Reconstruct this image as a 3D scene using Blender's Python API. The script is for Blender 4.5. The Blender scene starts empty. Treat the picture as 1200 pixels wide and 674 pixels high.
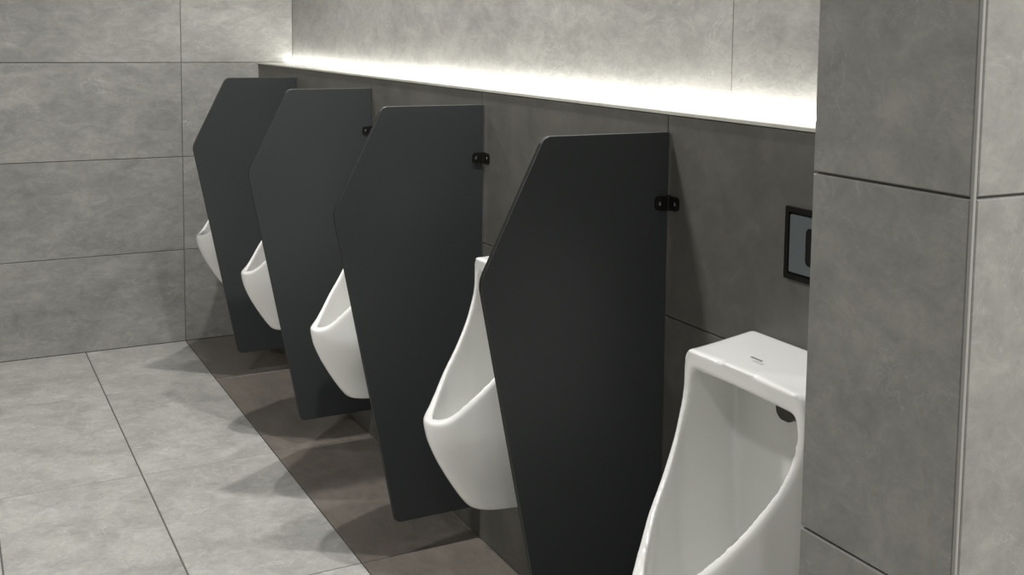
import bpy, bmesh, math, random
from mathutils import Vector, Matrix
random.seed(7)
SC = bpy.context.scene
COL = SC.collection

# ------------------------------------------------------------------ camera fit (frame 1200 x 674)
F, CX, CY = 1299.31, 623.94, 160.45
YAW, PITCH, ROLL = math.radians(28.2802), math.radians(-5.4249), math.radians(0.7250)
CAM = Vector((-1.2369, -4.8276, 1.3483))
fw = Vector((math.sin(YAW)*math.cos(PITCH), math.cos(YAW)*math.cos(PITCH), math.sin(PITCH)))
rt = Vector((math.cos(YAW), -math.sin(YAW), 0)); up = rt.cross(fw)
r2 = rt*math.cos(ROLL)+up*math.sin(ROLL); u2 = -rt*math.sin(ROLL)+up*math.cos(ROLL)
cd = bpy.data.cameras.new('camera'); cam = bpy.data.objects.new('camera', cd); COL.objects.link(cam)
m = Matrix((r2, u2, -fw)).transposed().to_4x4(); m.translation = CAM
cam.matrix_world = m
cd.sensor_fit = 'HORIZONTAL'; cd.sensor_width = 36.0; cd.lens = F/1200*36
cd.shift_x = (600-CX)/1200; cd.shift_y = (CY-337)/1200
cd.clip_start = .02
SC.camera = cam

# ------------------------------------------------------------------ dimensions (metres)
H_LEDGE = 1.2          # top of the dark half wall
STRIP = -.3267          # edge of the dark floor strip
RECESS = .152          # upper wall stands back by this
CEIL = 2.55
PANEL_Y = [-.588, -1.423, -2.256, -3.0778]
URINAL_Y = [-.388, -1.125, -1.915, -2.725, -3.530]
WING_X, WING_FAR, WING_NEAR = -.4003, -3.918, -4.1304

# ------------------------------------------------------------------ materials
def new_mat(name):
    mt = bpy.data.materials.new(name); mt.use_nodes = True
    nt = mt.node_tree; b = nt.nodes['Principled BSDF']
    return mt, nt, b
def sset(b, **kw):
    for k, v in kw.items(): b.inputs[k.replace('_', ' ')].default_value = v
def lin(c): return tuple((x/12.92 if x <= .04045 else ((x+.055)/1.055)**2.4) for x in c)
def rgb(r, g, b): return (*lin((r/255, g/255, b/255)), 1)

def stone(name, dark, mid, light, rough=.45, scale=1.0, stretch=(1, 1, 1), vein=.5, bump=.05, spec=.5):
    """marbled cement-look porcelain: cloudy base, swirls and thin pale veins; each tile shifts the pattern"""
    mt, nt, b = new_mat(name); N = nt.nodes; L = nt.links
    tc = N.new('ShaderNodeTexCoord'); at = N.new('ShaderNodeAttribute'); at.attribute_name = 'tile_rand'
    mul = N.new('ShaderNodeMath'); mul.operation = 'MULTIPLY'; mul.inputs[1].default_value = 53.7
    L.new(at.outputs['Fac'], mul.inputs[0])
    mp = N.new('ShaderNodeMapping'); mp.inputs['Scale'].default_value = tuple(scale*s for s in stretch)
    L.new(tc.outputs['Object'], mp.inputs['Vector'])
    add = N.new('ShaderNodeVectorMath'); add.operation = 'ADD'
    L.new(mp.outputs[0], add.inputs[0]); L.new(mul.outputs[0], add.inputs[1])
    def noise(sc, det, dist, rgh=.55):
        n = N.new('ShaderNodeTexNoise'); n.inputs['Scale'].default_value = sc; n.inputs['Detail'].default_value = det
        n.inputs['Distortion'].default_value = dist; n.inputs['Roughness'].default_value = rgh
        L.new(add.outputs[0], n.inputs['Vector']); return n.outputs['Fac']
    def math_(op, a, bb):
        n = N.new('ShaderNodeMath'); n.operation = op
        for i, x in enumerate((a, bb)):
            if isinstance(x, (int, float)): n.inputs[i].default_value = x
            else: L.new(x, n.inputs[i])
        return n.outputs[0]
    big = noise(3.0, 6, .8, .58); mid_ = noise(12, 9, 1.0, .68); fine = noise(70, 4, .3)
    s = math_('ADD', math_('MULTIPLY', big, .55), math_('ADD', math_('MULTIPLY', mid_, .55), math_('MULTIPLY', fine, .16)))
    s = math_('SUBTRACT', s, .13)
    cr = N.new('ShaderNodeValToRGB'); L.new(s, cr.inputs[0])
    e = cr.color_ramp.elements
    e[0].position = .33; e[0].color = dark; e[1].position = .68; e[1].color = light
    k = e.new(.5); k.color = mid
    # thin veins: |noise-.5| close to 0, gated by another noise
    v = noise(4.2, 6, 2.4, .62); v = math_('ABSOLUTE', math_('SUBTRACT', v, .5), 0)
    mr = N.new('ShaderNodeMapRange'); mr.inputs['From Min'].default_value = .0; mr.inputs['From Max'].default_value = .011
    mr.inputs['To Min'].default_value = 1; mr.inputs['To Max'].default_value = 0; L.new(v, mr.inputs['Value'])
    g = noise(5.5, 3, .6); gr = N.new('ShaderNodeMapRange'); gr.inputs['From Min'].default_value = .44; gr.inputs['From Max'].default_value = .62
    L.new(g, gr.inputs['Value'])
    vf = math_('MULTIPLY', math_('MULTIPLY', mr.outputs[0], gr.outputs[0]), vein)
    mx = N.new('ShaderNodeMix'); mx.data_type = 'RGBA'
    L.new(vf, mx.inputs[0]); L.new(cr.outputs[0], mx.inputs[6])
    mx.inputs[7].default_value = tuple(min(1, sum(light[:3])/3*1.35*k) for k in (1.0, 1.0, .98))+(1,)
    v2 = noise(7.5, 7, 3.2, .66); v2 = math_('ABSOLUTE', math_('SUBTRACT', v2, .47), 0)
    m2 = N.new('ShaderNodeMapRange'); m2.inputs['From Max'].default_value = .022; m2.inputs['To Min'].default_value = 1; m2.inputs['To Max'].default_value = 0
    L.new(v2, m2.inputs['Value'])
    g2 = N.new('ShaderNodeMapRange'); g2.inputs['From Min'].default_value = .55; g2.inputs['From Max'].default_value = .40; L.new(g, g2.inputs['Value'])
    d2 = math_('MULTIPLY', math_('MULTIPLY', m2.outputs[0], g2.outputs[0]), vein*.7)
    mxd = N.new('ShaderNodeMix'); mxd.data_type = 'RGBA'; L.new(d2, mxd.inputs[0]); L.new(mx.outputs[2], mxd.inputs[6])
    mxd.inputs[7].default_value = tuple(c*.72 for c in dark[:3])+(1,)
    L.new(mxd.outputs[2], b.inputs['Base Color'])
    bp = N.new('ShaderNodeBump'); bp.inputs['Strength'].default_value = bump; bp.inputs['Distance'].default_value = .01
    L.new(s, bp.inputs['Height']); L.new(bp.outputs[0], b.inputs['Normal'])
    rr = math_('ADD', math_('MULTIPLY', mid_, .18), rough-.09); L.new(rr, b.inputs['Roughness'])
    sset(b, Specular_IOR_Level=spec)
    return mt

def plain(name, col, rough=.5, metal=0, spec=.5, coat=0, mottle=0):
    mt, nt, b = new_mat(name); sset(b, Base_Color=col, Roughness=rough, Metallic=metal, Specular_IOR_Level=spec, Coat_Weight=coat)
    if coat: sset(b, Coat_Roughness=.05)
    if mottle:
        n = nt.nodes.new('ShaderNodeTexNoise'); n.inputs['Scale'].default_value = 140; n.inputs['Detail'].default_value = 3
        tc = nt.nodes.new('ShaderNodeTexCoord'); nt.links.new(tc.outputs['Object'], n.inputs['Vector'])
        mr = nt.nodes.new('ShaderNodeMapRange'); mr.inputs['To Min'].default_value = rough-mottle; mr.inputs['To Max'].default_value = rough+mottle
        nt.links.new(n.outputs['Fac'], mr.inputs['Value']); nt.links.new(mr.outputs[0], b.inputs['Roughness'])
    return mt

M_WALL = stone('light_wall_tile', rgb(129, 129, 125), rgb(149, 148, 144), rgb(168, 167, 162), rough=.5, stretch=(1, 1, 1.9), vein=.5)
M_WING = stone('wing_wall_tile', rgb(121, 121, 117), rgb(136, 135, 130), rgb(152, 151, 145), rough=.5, scale=1.6, stretch=(1.1, 1.1, 1.4), vein=.4)
M_DARK = stone('dark_wall_tile', rgb(84, 83, 78), rgb(94, 92, 87), rgb(105, 103, 97), rough=.5, vein=.06)
M_FLOOR = stone('light_floor_tile', rgb(148, 147, 143), rgb(168, 167, 162), rgb(188, 187, 182), rough=.42, scale=1.6, vein=.7)
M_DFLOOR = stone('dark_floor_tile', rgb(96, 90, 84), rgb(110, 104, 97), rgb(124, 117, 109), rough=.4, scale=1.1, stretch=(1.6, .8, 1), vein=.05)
M_GROUT = plain('grey_grout', rgb(112, 112, 108), .9)
M_GROUT_D = plain('dark_wall_grout', rgb(84, 82, 78), .9)
M_GROUT_F = plain('floor_grout', rgb(100, 99, 95), .9)
M_GROUT_DF = plain('dark_floor_grout', rgb(150, 145, 138), .85)
M_CEIL = plain('white_ceiling_paint', rgb(150, 149, 146), .9)
M_PANEL = plain('charcoal_laminate', rgb(59, 63, 64), .4, spec=.45, mottle=.03)
M_PEDGE = plain('black_laminate_edge', rgb(26, 27, 27), .55, spec=.2)
M_CERAMIC = plain('white_glazed_ceramic', rgb(246, 246, 243), .12, coat=.5)
M_BLACK = plain('black_hardware', rgb(36, 35, 34), .24, metal=.35)
M_SCREW = plain('screw_steel', rgb(120, 118, 114), .25, metal=1)
M_STEEL = plain('grey_brushed_steel', rgb(106, 113, 115), .34, metal=.3)
M_CHROME = plain('dark_chrome', rgb(84, 80, 75), .2, metal=.8)
M_TRIM = plain('aluminium_edge_trim', rgb(150, 149, 144), .45, metal=.1)
M_LEDGE = stone('pale_ledge_stone', rgb(176, 175, 166), rgb(190, 189, 180), rgb(204, 203, 195), rough=.35, vein=.2)
M_MARK = plain('grey_print', rgb(120, 120, 116), .5)
def emis(name, col, st):
    mt, nt, b = new_mat(name); sset(b, Base_Color=(.9, .9, .88, 1), Emission_Color=col, Emission_Strength=st); return mt
M_LED = emis('led_diffuser', (1, .985, .93, 1), 18)

# ------------------------------------------------------------------ helpers
def link(name, bm, mats, parent=None, smooth=False, recalc=True):
    if recalc: bmesh.ops.recalc_face_normals(bm, faces=bm.faces[:])
    me = bpy.data.meshes.new(name); bm.to_mesh(me); bm.free()
    for mt in (mats if isinstance(mats, (list, tuple)) else [mats]): me.materials.append(mt)
    if smooth:
        for p in me.polygons: p.use_smooth = True
    o = bpy.data.objects.new(name, me); COL.objects.link(o)
    if parent is not None: o.parent = parent
    return o
def tag(o, label, cat, group=None):
    o['label'] = label; o['category'] = cat
    if group: o['group'] = group
    return o
def struct(o): o['kind'] = 'structure'; return o
def empty(name, loc):
    o = bpy.data.objects.new(name, None); o.location = loc; o.empty_display_size = .1; COL.objects.link(o); return o
def box(bm, x0, x1, y0, y1, z0, z1, mi=0, bevel=0):
    r = bmesh.ops.create_cube(bm, size=1)
    vs = r['verts']
    for v in vs: v.co = Vector(((x0+x1)/2+v.co.x*(x1-x0), (y0+y1)/2+v.co.y*(y1-y0), (z0+z1)/2+v.co.z*(z1-z0)))
    fs = {f for v in vs for f in v.link_faces}
    for f in fs: f.material_index = mi
    if bevel:
        es = list({e for v in vs for e in v.link_edges})
        bmesh.ops.bevel(bm, geom=es, offset=bevel, segments=3, affect='EDGES', profile=.5)
def prism(bm, pts, frame, t0, t1, mi=0):
    """pts 2-D outline, frame(u,v,t)->Vector"""
    a = [bm.verts.new(frame(u, v, t0)) for u, v in pts]; b = [bm.verts.new(frame(u, v, t1)) for u, v in pts]
    fs = [bm.faces.new(a[::-1]), bm.faces.new(b)]
    n = len(pts)
    for i in range(n): fs.append(bm.faces.new((a[i], a[(i+1) % n], b[(i+1) % n], b[i])))
    for f in fs: f.material_index = mi
    return fs
def round_poly(pts, radii, seg=6):
    out = []; n = len(pts)
    for i in range(n):
        p = Vector(pts[i]); r = radii[i]
        if r <= 0: out.append(tuple(p)); continue
        a = (Vector(pts[i-1])-p).normalized(); b = (Vector(pts[(i+1) % n])-p).normalized()
        ang = a.angle(b); t = r/math.tan(ang/2); c = p+(a+b).normalized()*(r/math.sin(ang/2))
        p0 = p+a*t; p1 = p+b*t
        a0 = math.atan2(*(p0-c).yx); a1 = math.atan2(*(p1-c).yx); d = (a1-a0+math.pi) % (2*math.pi)-math.pi
        for k in range(seg+1):
            q = a0+d*k/seg; out.append((c.x+r*math.cos(q), c.y+r*math.sin(q)))
    return out
def tiles(bm, us, vs, frame, gu=.003, gv=.003, ch=.0009, mi=0, lay=None, recess=.0035):
    """bevelled slabs between consecutive joints; frame(u,v,n)->Vector with n=0 the tile face"""
    for i in range(len(us)-1):
        for j in range(len(vs)-1):
            u0, u1, v0, v1 = us[i]+gu/2, us[i+1]-gu/2, vs[j]+gv/2, vs[j+1]-gv/2
            if u1-u0 < .004 or v1-v0 < .004: continue
            rnd = random.random()
            def ring(k, n): return [bm.verts.new(frame(u, v, n)) for u, v in ((u0+k, v0+k), (u1-k, v0+k), (u1-k, v1-k), (u0+k, v1-k))]
            r0, r1, rr = ring(0, -recess-.002), ring(0, -ch), ring(ch, 0)
            fs = [bm.faces.new(rr), bm.faces.new(r0[::-1])]
            for a, b in ((r0, r1), (r1, rr)):
                for k in range(4): fs.append(bm.faces.new((a[k], a[(k+1) % 4], b[(k+1) % 4], b[k])))
            for f in fs: f.material_index = mi; f[lay] = rnd
def tl(bm): return bm.faces.layers.float.new('tile_rand')

def joints(lo, hi, anchor, period):
    k = math.ceil((lo-anchor)/period-1e-6); out = [lo]
    x = anchor+k*period
    while x < hi-1e-6:
        if x > lo+1e-4: out.append(x)
        x += period
    return out+[hi]

# ------------------------------------------------------------------ room shell
XL, YN, XR = -3.2, -7.6, 1.2        # left wall, near wall, right side
# back wall: light tile, three courses up to the ledge
bm = bmesh.new(); L = tl(bm)
us = joints(XL, RECESS, STRIP, .8); zs = [0, .4, .8, 1.2, 1.6, 2.0, 2.4, CEIL]
tiles(bm, us, zs, lambda u, v, n: Vector((u, -n, v)), .003, .003, lay=L)
box(bm, XL-.1, RECESS+.16, .0035, .12, -.1, CEIL, 1)
struct(link('wall_back', bm, [M_WALL, M_GROUT]))
# dark half wall behind the urinals
bm = bmesh.new(); L = tl(bm)
tiles(bm, joints(WING_FAR, 0, -3.079, .826), [0, .4, .8, H_LEDGE-.007], lambda u, v, n: Vector((-n, u, v)), .0025, .0025, lay=L)
box(bm, .0035, RECESS+.15, WING_FAR-.1, .0034, -.1, H_LEDGE-.007, 1)
struct(link('wall_right', bm, [M_DARK, M_GROUT_D]))
# pale wall above the ledge
bm = bmesh.new(); L = tl(bm)
tiles(bm, joints(WING_FAR, 0, -3.076, 2.478), [H_LEDGE, CEIL], lambda u, v, n: Vector((RECESS-n, u, v)), .0012, .003, lay=L)
box(bm, RECESS+.0035, RECESS+.15, WING_FAR-.1, .0034, H_LEDGE-.007, CEIL, 1)
struct(link('wall_right_upper', bm, [M_WALL, M_GROUT]))
# ledge slab
bm = bmesh.new()
box(bm, -.003, RECESS+.01, WING_FAR, 0, H_LEDGE-.007, H_LEDGE, 0, .0012)
struct(link('trim_1', bm, M_LEDGE))
# wing wall closing the row on the near side
bm = bmesh.new(); L = tl(bm)
wz = [0, .4, .8, 1.2, 1.6, 2.0, 2.4, CEIL]
tr = .0042
tiles(bm, [WING_NEAR+tr, WING_FAR], wz, lambda u, v, n: Vector((WING_X-n, u, v)), 0, .0028, .0012, lay=L)
tiles(bm, joints(WING_X+tr, XR, WING_X+tr+.8, .8), wz, lambda u, v, n: Vector((u, WING_NEAR-n, v)), .003, .0028, .0012, lay=L)
tiles(bm, [WING_X+.0056, RECESS], wz, lambda u, v, n: Vector((u, WING_FAR+n, v)), 0, .0028, .0012, lay=L)
box(bm, WING_X+.004, XR, WING_NEAR+.004, WING_FAR-.004, -.1, CEIL, 1)
struct(link('wall_wing', bm, [M_WING, M_GROUT]))
def corner_trim(name, x, y, sy):
    bm = bmesh.new()
    pts = round_poly([(0, 0), (.0036, 0), (.0036, .0036), (0, .0036)], [.001, 0, 0, 0], 4)
    prism(bm, pts, lambda u, v, t: Vector((x-.0004+u, y+sy*(v-.0004), t)), 0, CEIL)
    struct(link(name, bm, M_TRIM))
corner_trim('trim_2', WING_X, WING_NEAR, 1)
# floor: pale tiles, dark strip under the urinals
bm = bmesh.new(); L = tl(bm)
rows = joints(YN, 0, -.596, .828)
T = .4034
cols = [STRIP-T*k for k in range(int((STRIP-XL)/T), -1, -1)]; cols = [XL]+cols if cols[0]-XL > .01 else cols
FR = lambda u, v, n: Vector((u, v, n))
tiles(bm, cols, rows, FR, .0045, .0036, lay=L)
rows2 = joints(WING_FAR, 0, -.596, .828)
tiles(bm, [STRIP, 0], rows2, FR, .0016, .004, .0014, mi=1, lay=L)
tiles(bm, [STRIP, XR], [YN, WING_NEAR], FR, .003, .003, lay=L)
tiles(bm, [STRIP, WING_X+.0], [WING_NEAR, WING_FAR], FR, lay=L)
box(bm, XL-.1, STRIP-.001, YN-.1, .1, -.1, -.003, 2)
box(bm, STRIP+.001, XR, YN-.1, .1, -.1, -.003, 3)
struct(link('floor', bm, [M_FLOOR, M_DFLOOR, M_GROUT_F, M_GROUT_DF]))
# rest of the room, out of frame
bm = bmesh.new(); L = tl(bm)
tiles(bm, joints(YN, 0, -.8, .8), zs, lambda u, v, n: Vector((XL+n, u, v)), lay=L)
box(bm, XL-.1, XL-.0035, YN-.1, .1, -.1, CEIL, 1); struct(link('wall_left', bm, [M_WALL, M_GROUT]))
bm = bmesh.new(); L = tl(bm)
tiles(bm, joints(XL, XR, 0, .8), zs, lambda u, v, n: Vector((u, YN+n, v)), lay=L)
box(bm, XL-.1, XR+.1, YN-.1, YN-.0035, -.1, CEIL, 1); struct(link('wall_near', bm, [M_WALL, M_GROUT]))
bm = bmesh.new(); box(bm, XR, XR+.1, YN-.1, WING_NEAR+.1, -.1, CEIL); struct(link('wall_side', bm, M_WALL))
bm = bmesh.new(); box(bm, XL-.1, XR+.1, YN-.1, .12, CEIL, CEIL+.1); struct(link('ceiling', bm, M_CEIL))

# ------------------------------------------------------------------ cove light along the ledge
bm = bmesh.new()
prism(bm, [(.128, 0), (.150, 0), (.150, .006), (.146, .009), (.132, .009), (.128, .006)], lambda u, v, t: Vector((u, t, H_LEDGE+.0002+v)), WING_FAR+.004, -.004)
tag(link('cove_light', bm, M_LED), 'bright white light strip glowing along the back of the pale ledge above the dark wall', 'light')

# ------------------------------------------------------------------ urinals
def interp(tab, x):
    if x <= tab[0][0]: return tab[0][1]
    for (a, p), (b, q) in zip(tab, tab[1:]):
        if x <= b: return p+(q-p)*(x-a)/(b-a)
    return tab[-1][1]
A_MAX = .354
PLAN = [(0, .188), (.16, .149), (.178, .144), (.20, .132), (.231, .117), (.271, .098), (.312, .069), (.333, .050), (.346, .032), (.351, .020), (.354, 0)]
FRONT = [(.320, .250), (.336, .264), (.36, .282), (.373, .290), (.42, .319), (.473, .344), (.51, .353), (.53, .354)]
WIDTH = [(.320, .80), (.42, .88), (.5, .95), (.58, .985), (.66, 1.0)]
def plan_ring(bm, z, inset=0, back=0.0, zf=None, grow=0, crown=0, n=30):
    A = interp(FRONT, z); W = interp(WIDTH, z); pts = []
    k = max(0, min(1, (.50-z)/.18)); k = k*k*(3-2*k)
    for i in range(n+1):
        u = i/n*1.0
        u = u/.6*.7 if u <= .6 else .7+.3*math.sin((u-.6)/.4*math.pi/2)
        s = interp(PLAN, u*A_MAX)*W
        sb = (.072-.024*u)*max(0, 1-u**9)**.5
        pts.append([u*A, s*(1-k)+sb*k])
    if inset:                     # inner outline: same shape pulled in by the wall thickness
        P = 1.15
        lo, hi = .3, 1.0
        S = lambda u: interp([(p[0]/A, p[1]) for p in pts], u)
        for _ in range(40):
            md = (lo+hi)/2
            if S(md) > inset: lo = md
            else: hi = md
        ue = lo; q = []
        for i in range(n+1):
            t = i/n; t = t/.6*.7 if t <= .6 else .7+.3*math.sin((t-.6)/.4*math.pi/2)
            q.append([back+t*(A-inset-back), max(0, S(t*ue)**P-inset**P)**(1/P)])
        pts = q
    elif grow:
        pts = [[a*(1+grow/A), s*(1+grow/.15*(.3+.7*min(1, a/.13)))] for a, s in pts]
    pts[0][0] = back
    for k in pts: k[0] = max(back, k[0])
    full = pts[:-1]+[[pts[-1][0], 0]]+[[a, -s] for a, s in reversed(pts[:-1])]
    return [bm.verts.new(Vector((-a, s, z+crown*min(1, a/.17)*(1-min(1, (s/.135)**2))))) for a, s in full]
def skin_rings(bm, rs):
    n = len(rs[0])
    for a, b in zip(rs, rs[1:]):
        for k in range(n): bm.faces.new((a[k], a[(k+1) % n], b[(k+1) % n], b[k]))
    for r, rev in ((rs[0], True), (rs[-1], False)):
        c = bm.verts.new(sum((v.co for v in r), Vector())/n)
        for k in range(n):
            f = (r[k], r[(k+1) % n], c); bm.faces.new(f[::-1] if rev else f)
def mesh_obj(name, bm):
    bmesh.ops.remove_doubles(bm, verts=bm.verts[:], dist=1e-5)
    bmesh.ops.recalc_face_normals(bm, faces=bm.faces[:])
    me = bpy.data.meshes.new(name); bm.to_mesh(me); bm.free()
    o = bpy.data.objects.new(name, me); COL.objects.link(o); return o
def urinal_mesh():
    bm = bmesh.new()
    zs_ = [.320, .324, .330, .338, .35, .375, .40, .43, .455, .48, .50, .515, .53, .54, .58, .62, .66, .70, .74, .78, .805, .818, .828, .835, .839]
    rs = []
    for z in zs_:
        g = -.004 if z == .320 else {.818: -.0015, .828: -.0045, .835: -.009, .839: -.014}.get(z, 0)
        rs.append(plan_ring(bm, z, grow=g, crown=(.015 if z > .834 else .014 if z > .825 else .011 if z > .81 else .006 if z > .80 else 0)))
    skin_rings(bm, rs); body = mesh_obj('tmp_body', bm)
    bm = bmesh.new(); rs = []
    for z, ins in ((.372, .06), (.378, .045), (.39, .032), (.41, .025), (.44, .021), (.47, .02), (.50, .02), (.53, .02), (.6, .023), (.68, .028), (.74, .031), (.78, .032), (.797, .036), (.804, .044)):
        rs.append(plan_ring(bm, z, inset=ins, back=.035+max(0, ins-.02)*1.0, crown=(.013 if z > .77 else 0)))
    skin_rings(bm, rs); cav = mesh_obj('tmp_cavity', bm)
    bm = bmesh.new()
    key = [(.372, .5285), (.352, .529), (.333, .534), (.312, .550), (.271, .600), (.231, .650), (.200, .70), (.180, .75), (.176, .78), (.176, .80), (.177, .818), (.179, .832), (.184, .845)]
    prof = [(.60, .520)]
    for i in range(len(key)-1):
        p0, p1, p2, p3 = (Vector(key[max(0, i-1)]), Vector(key[i]), Vector(key[i+1]), Vector(key[min(len(key)-1, i+2)]))
        for q in range(4):
            t = q/4; prof.append(tuple(.5*((2*p1)+(p2-p0)*t+(2*p0-5*p1+4*p2-p3)*t*t+(3*p1-p0-3*p2+p3)*t**3)))
    prof += [(.184, .845), (.184, .90), (.60, .90)]
    prism(bm, prof, lambda u, v, t: Vector((-u, t, v)), -.3, .3); cut = mesh_obj('tmp_cut', bm)
    for o2 in (cav, cut):
        md = body.modifiers.new('cut', 'BOOLEAN'); md.operation = 'DIFFERENCE'; md.object = o2; md.solver = 'EXACT'
    md = body.modifiers.new('remesh', 'REMESH'); md.mode = 'VOXEL'; md.voxel_size = .003; md.adaptivity = 0
    md = body.modifiers.new('smooth', 'SMOOTH'); md.factor = .5; md.iterations = 45
    dg = bpy.context.evaluated_depsgraph_get()
    me = bpy.data.meshes.new_from_object(body.evaluated_get(dg))
    for o2 in (body, cav, cut): bpy.data.objects.remove(o2)
    me.name = 'urinal_bowl'; me.materials.clear(); me.materials.append(M_CERAMIC)
    for p in me.polygons: p.use_smooth = True
    print('urinal faces', len(me.polygons), [round(c, 3) for c in (min(v.co.x for v in me.vertices), max(v.co.x for v in me.vertices), min(v.co.z for v in me.vertices), max(v.co.z for v in me.vertices))])
    return me
UM = urinal_mesh()
def make_urinal():
    r = empty('urinal', (0, 0, 0))
    b = bpy.data.objects.new('bowl', UM); COL.objects.link(b); b.parent = r
    # flush spreader under the top lip, on the back of the bowl
    bm = bmesh.new()
    pts = round_poly([(-.022, 0), (.022, 0), (.022, -.036), (-.022, -.036)], [.003, .003, .017, .017], 5)
    prism(bm, pts, lambda u, v, t: Vector((-t, u+.028, .768+v)), .030, .058)
    sp = link('flush_spreader', bm, M_CHROME, r); sp['label'] = 'dark chrome flush spreader under the top lip'
    bm = bmesh.new(); box(bm, -.062, -.03, .004, .052, .758, .772, 0, .003)
    cp = link('cap', bm, M_BLACK, sp)
    # tiny illegible grey maker's print on the top face
    bm = bmesh.new(); yy = 0.0
    for w in (.0026, .0014, .0022, .0026, .0012, .0024, .0020):
        box(bm, -.1345, -.1310, yy, yy+w, .8476, .8486); yy += w+.0018
    mk = link('maker_mark', bm, M_MARK, r); mk['label'] = 'tiny grey printed mark'
    return r
ulabels = ['white ceramic urinal farthest away, beside the tiled back wall, mostly hidden by the farthest divider',
           'white ceramic urinal between the farthest divider and the second farthest divider',
           'white ceramic urinal between the two middle dark dividers, lip and underside showing',
           'white ceramic urinal just behind the nearest divider, full pointed lip and tapered underside showing',
           'white ceramic urinal nearest the camera, beside the light end wall, flat top and bowl visible']
proto = make_urinal()
for i, y in enumerate(URINAL_Y):
    if i == 0: o = proto
    else:
        o = proto.copy(); COL.objects.link(o)
        for ch in list(proto.children):
            c = ch.copy(); COL.objects.link(c); c.parent = o
            for g in list(ch.children):
                d = g.copy(); COL.objects.link(d); d.parent = c
    o.location = (-.0004, y, 0)
    tag(o, ulabels[i], 'urinal', 'white urinals along the dark wall')

# ------------------------------------------------------------------ divider panels
ZT, ZM, ZB = 1.1604, .9035, .0938
A1, A2, A3, TH = .2766, .4030, .2422, .012
def make_divider():
    r = empty('urinal_divider', (0, 0, 0))
    pts = [(.004, ZB), (A3, ZB), (A2, ZM), (A1, ZT), (.004, ZT)]
    pts = round_poly(pts, [0, .018, .055, .022, 0], 8)
    bm = bmesh.new()
    fs = prism(bm, pts, lambda u, v, t: Vector((-u, t, v)), -TH, 0)
    n = len(pts)
    bmesh.ops.recalc_face_normals(bm, faces=bm.faces[:])
    big = [f for f in bm.faces if len(f.verts) == n]
    es = list({e for f in big for e in f.edges})
    for f in bm.faces: f.material_index = 0 if (f in big or f.normal.z > .5) else 1  # upward edges keep the paler face colour, a painted top highlight
    bmesh.ops.bevel(bm, geom=es, offset=.0012, segments=2, affect='EDGES', profile=.5)
    link('panel', bm, [M_PANEL, M_PEDGE], r)
    # angle bracket: one leaf on the panel face, one on the wall, a screw through each
    bm = bmesh.new(); zb = 1.0235
    lp = round_poly([(.003, zb-.0135), (.035, zb-.0135), (.035, zb+.0135), (.003, zb+.0135)], [0, .0085, .0085, 0], 5)
    prism(bm, lp, lambda u, v, t: Vector((-u, -TH-t, v)), .0002, .0045)
    lw = round_poly([(.001, zb-.0135), (.033, zb-.0135), (.033, zb+.0135), (.001, zb+.0135)], [0, .0085, .0085, 0], 5)
    prism(bm, lw, lambda u, v, t: Vector((-t, -TH-u, v)), .0004, .0045)
    box(bm, -.0085, -.0012, -TH-.007, -TH-.0004, zb-.0155, zb+.0155, 0, .002)
    br = link('bracket', bm, M_BLACK, r); br['label'] = 'black metal angle bracket'
    def screw(c, ax):
        bm = bmesh.new()
        bmesh.ops.create_uvsphere(bm, u_segments=14, v_segments=8, radius=.0048)
        for v in bm.verts: v.co.z = max(v.co.z, -.001)*.55
        rot = Matrix.Rotation(math.pi/2, 4, 'X') if ax == 'y' else Matrix.Rotation(-math.pi/2, 4, 'Y')
        bmesh.ops.transform(bm, matrix=Matrix.Translation(c) @ rot, verts=bm.verts[:])
        link('screw', bm, M_SCREW, br, smooth=True)
    screw((-.024, -TH-.0046, zb), 'y'); screw((-.0046, -TH-.022, zb), 'x')
    return r
dlabels = ['charcoal urinal divider panel farthest from the camera, nearest the tiled back wall',
           'charcoal urinal divider panel second from the back wall, overlapping the farthest one',
           'charcoal urinal divider panel second nearest the camera, rounded bottom corner above the dark floor',
           'darkest, largest charcoal urinal divider panel, nearest the camera, bottom corner out of frame']
dp = make_divider()
for i, y in enumerate(PANEL_Y):
    if i == 0: o = dp
    else:
        o = dp.copy(); COL.objects.link(o)
        for ch in list(dp.children):
            c = ch.copy(); COL.objects.link(c); c.parent = o
            for g in list(ch.children):
                d = g.copy(); COL.objects.link(d); d.parent = c
    o.location = (0, y, 0)
    tag(o, dlabels[i], 'divider', 'charcoal dividers between the urinals')

# ------------------------------------------------------------------ flush plate on the dark wall
fp = empty('flush_plate', (0, -3.528, 1.007))
bm = bmesh.new()
WR = lambda u, v, t: Vector((-t, u, v))
hw, hh = .1005, .0605
outer = round_poly([(-hw, -hh), (hw, -hh), (hw, hh), (-hw, hh)], [.003]*4, 3)
inner = round_poly([(-hw+.009, -hh+.009), (hw-.009, -hh+.009), (hw-.009, hh-.009), (-hw+.009, hh-.009)], [.002]*4, 3)
prism(bm, outer, WR, .0003, .0025)
n = len(outer)
a0 = [bm.verts.new(WR(u, v, .0025)) for u, v in outer]; a1 = [bm.verts.new(WR(u, v, .0065)) for u, v in outer]
b0 = [bm.verts.new(WR(u, v, .0025)) for u, v in inner]; b1 = [bm.verts.new(WR(u, v, .0065)) for u, v in inner]
for k in range(n):
    j = (k+1) % n
    for q in ((a0[k], a0[j], a1[j], a1[k]), (a1[k], a1[j], b1[j], b1[k]), (b1[k], b1[j], b0[j], b0[k])): bm.faces.new(q)
fr = link('frame', bm, M_BLACK, fp); fr['label'] = 'black outer frame'
bm = bmesh.new()
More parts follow.
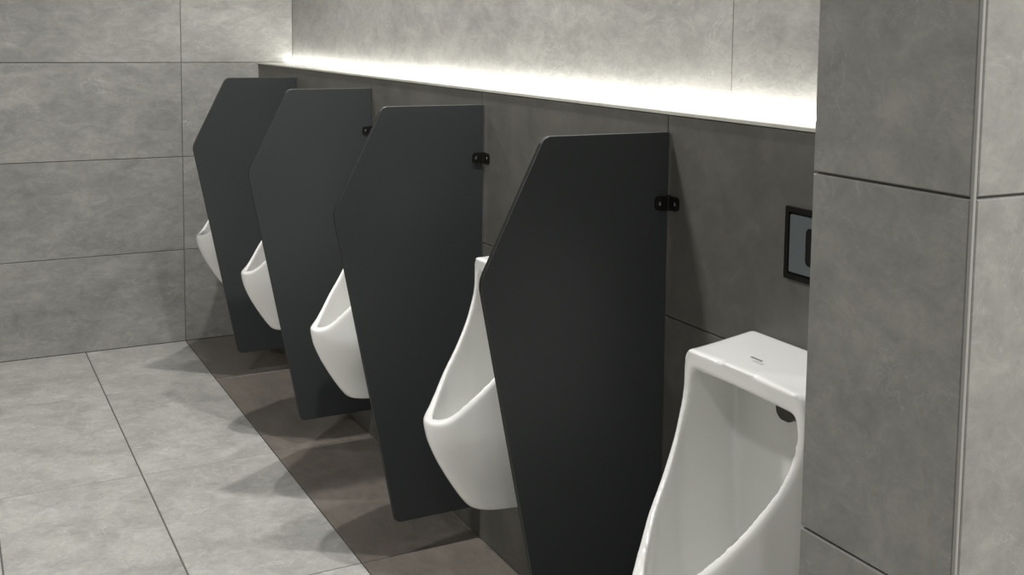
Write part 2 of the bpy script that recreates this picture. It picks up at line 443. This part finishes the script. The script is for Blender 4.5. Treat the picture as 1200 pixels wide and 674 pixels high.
cov = round_poly([(-hw+.0125, -hh+.0125), (hw-.0125, -hh+.0125), (hw-.0125, hh-.0125), (-hw+.0125, hh-.0125)], [.002]*4, 3)
fs = prism(bm, cov, WR, .0027, .0075)
es = [e for e in bm.edges if all(abs(v.co.x+.0075) < 1e-6 for v in e.verts)]
bmesh.ops.bevel(bm, geom=es, offset=.0012, segments=2, affect='EDGES')
cv = link('cover', bm, M_STEEL, fp); cv['label'] = 'grey metal cover'
bm = bmesh.new()
sl = round_poly([(-.048, -.031), (.048, -.031), (.048, .031), (-.048, .031)], [.009]*4, 4)
prism(bm, sl, WR, .0076, .0082)
wn = link('sensor_window', bm, M_BLACK, cv); wn['label'] = 'glossy black window'
tag(fp, 'grey metal flush plate with black frame, on the dark wall above the nearest urinal', 'flush plate')

# ------------------------------------------------------------------ light
def spot(name, loc, power, radius=.03, angle=120, blend=.5, col=(1, .98, .955)):
    l = bpy.data.lights.new(name, 'SPOT'); l.energy = power; l.shadow_soft_size = radius; l.spot_size = math.radians(angle); l.spot_blend = blend; l.color = col
    o = bpy.data.objects.new(name, l); o.location = loc; COL.objects.link(o); return o
def area(name, loc, sx, sy, power, col=(1, .985, .965)):
    l = bpy.data.lights.new(name, 'AREA'); l.shape = 'RECTANGLE'; l.size = sx; l.size_y = sy; l.energy = power; l.color = col
    o = bpy.data.objects.new(name, l); o.location = loc; COL.objects.link(o); return o
spot('downlight_lamp', (-.155, -1.06, 2.42), 84)
spot('downlight_lamp', (-.155, -2.64, 2.42), 84)
for y, pw in ((-.8, 11), (-2.5, 27), (-4.2, 9), (-5.9, 13)): area('ceiling_fill', (-1.7, y, CEIL-.02), .14, .14, pw)
area('ceiling_fill', (.2, -5.7, CEIL-.02), .3, .3, 88)  # added fill with no known fixture, brightens the front face of the wing wall
w = bpy.data.worlds.new('world'); SC.world = w; w.use_nodes = True
w.node_tree.nodes['Background'].inputs[0].default_value = (.5, .5, .5, 1); w.node_tree.nodes['Background'].inputs[1].default_value = .1
SC.view_settings.view_transform = 'Standard'; SC.view_settings.look = 'None'; SC.view_settings.exposure = 0
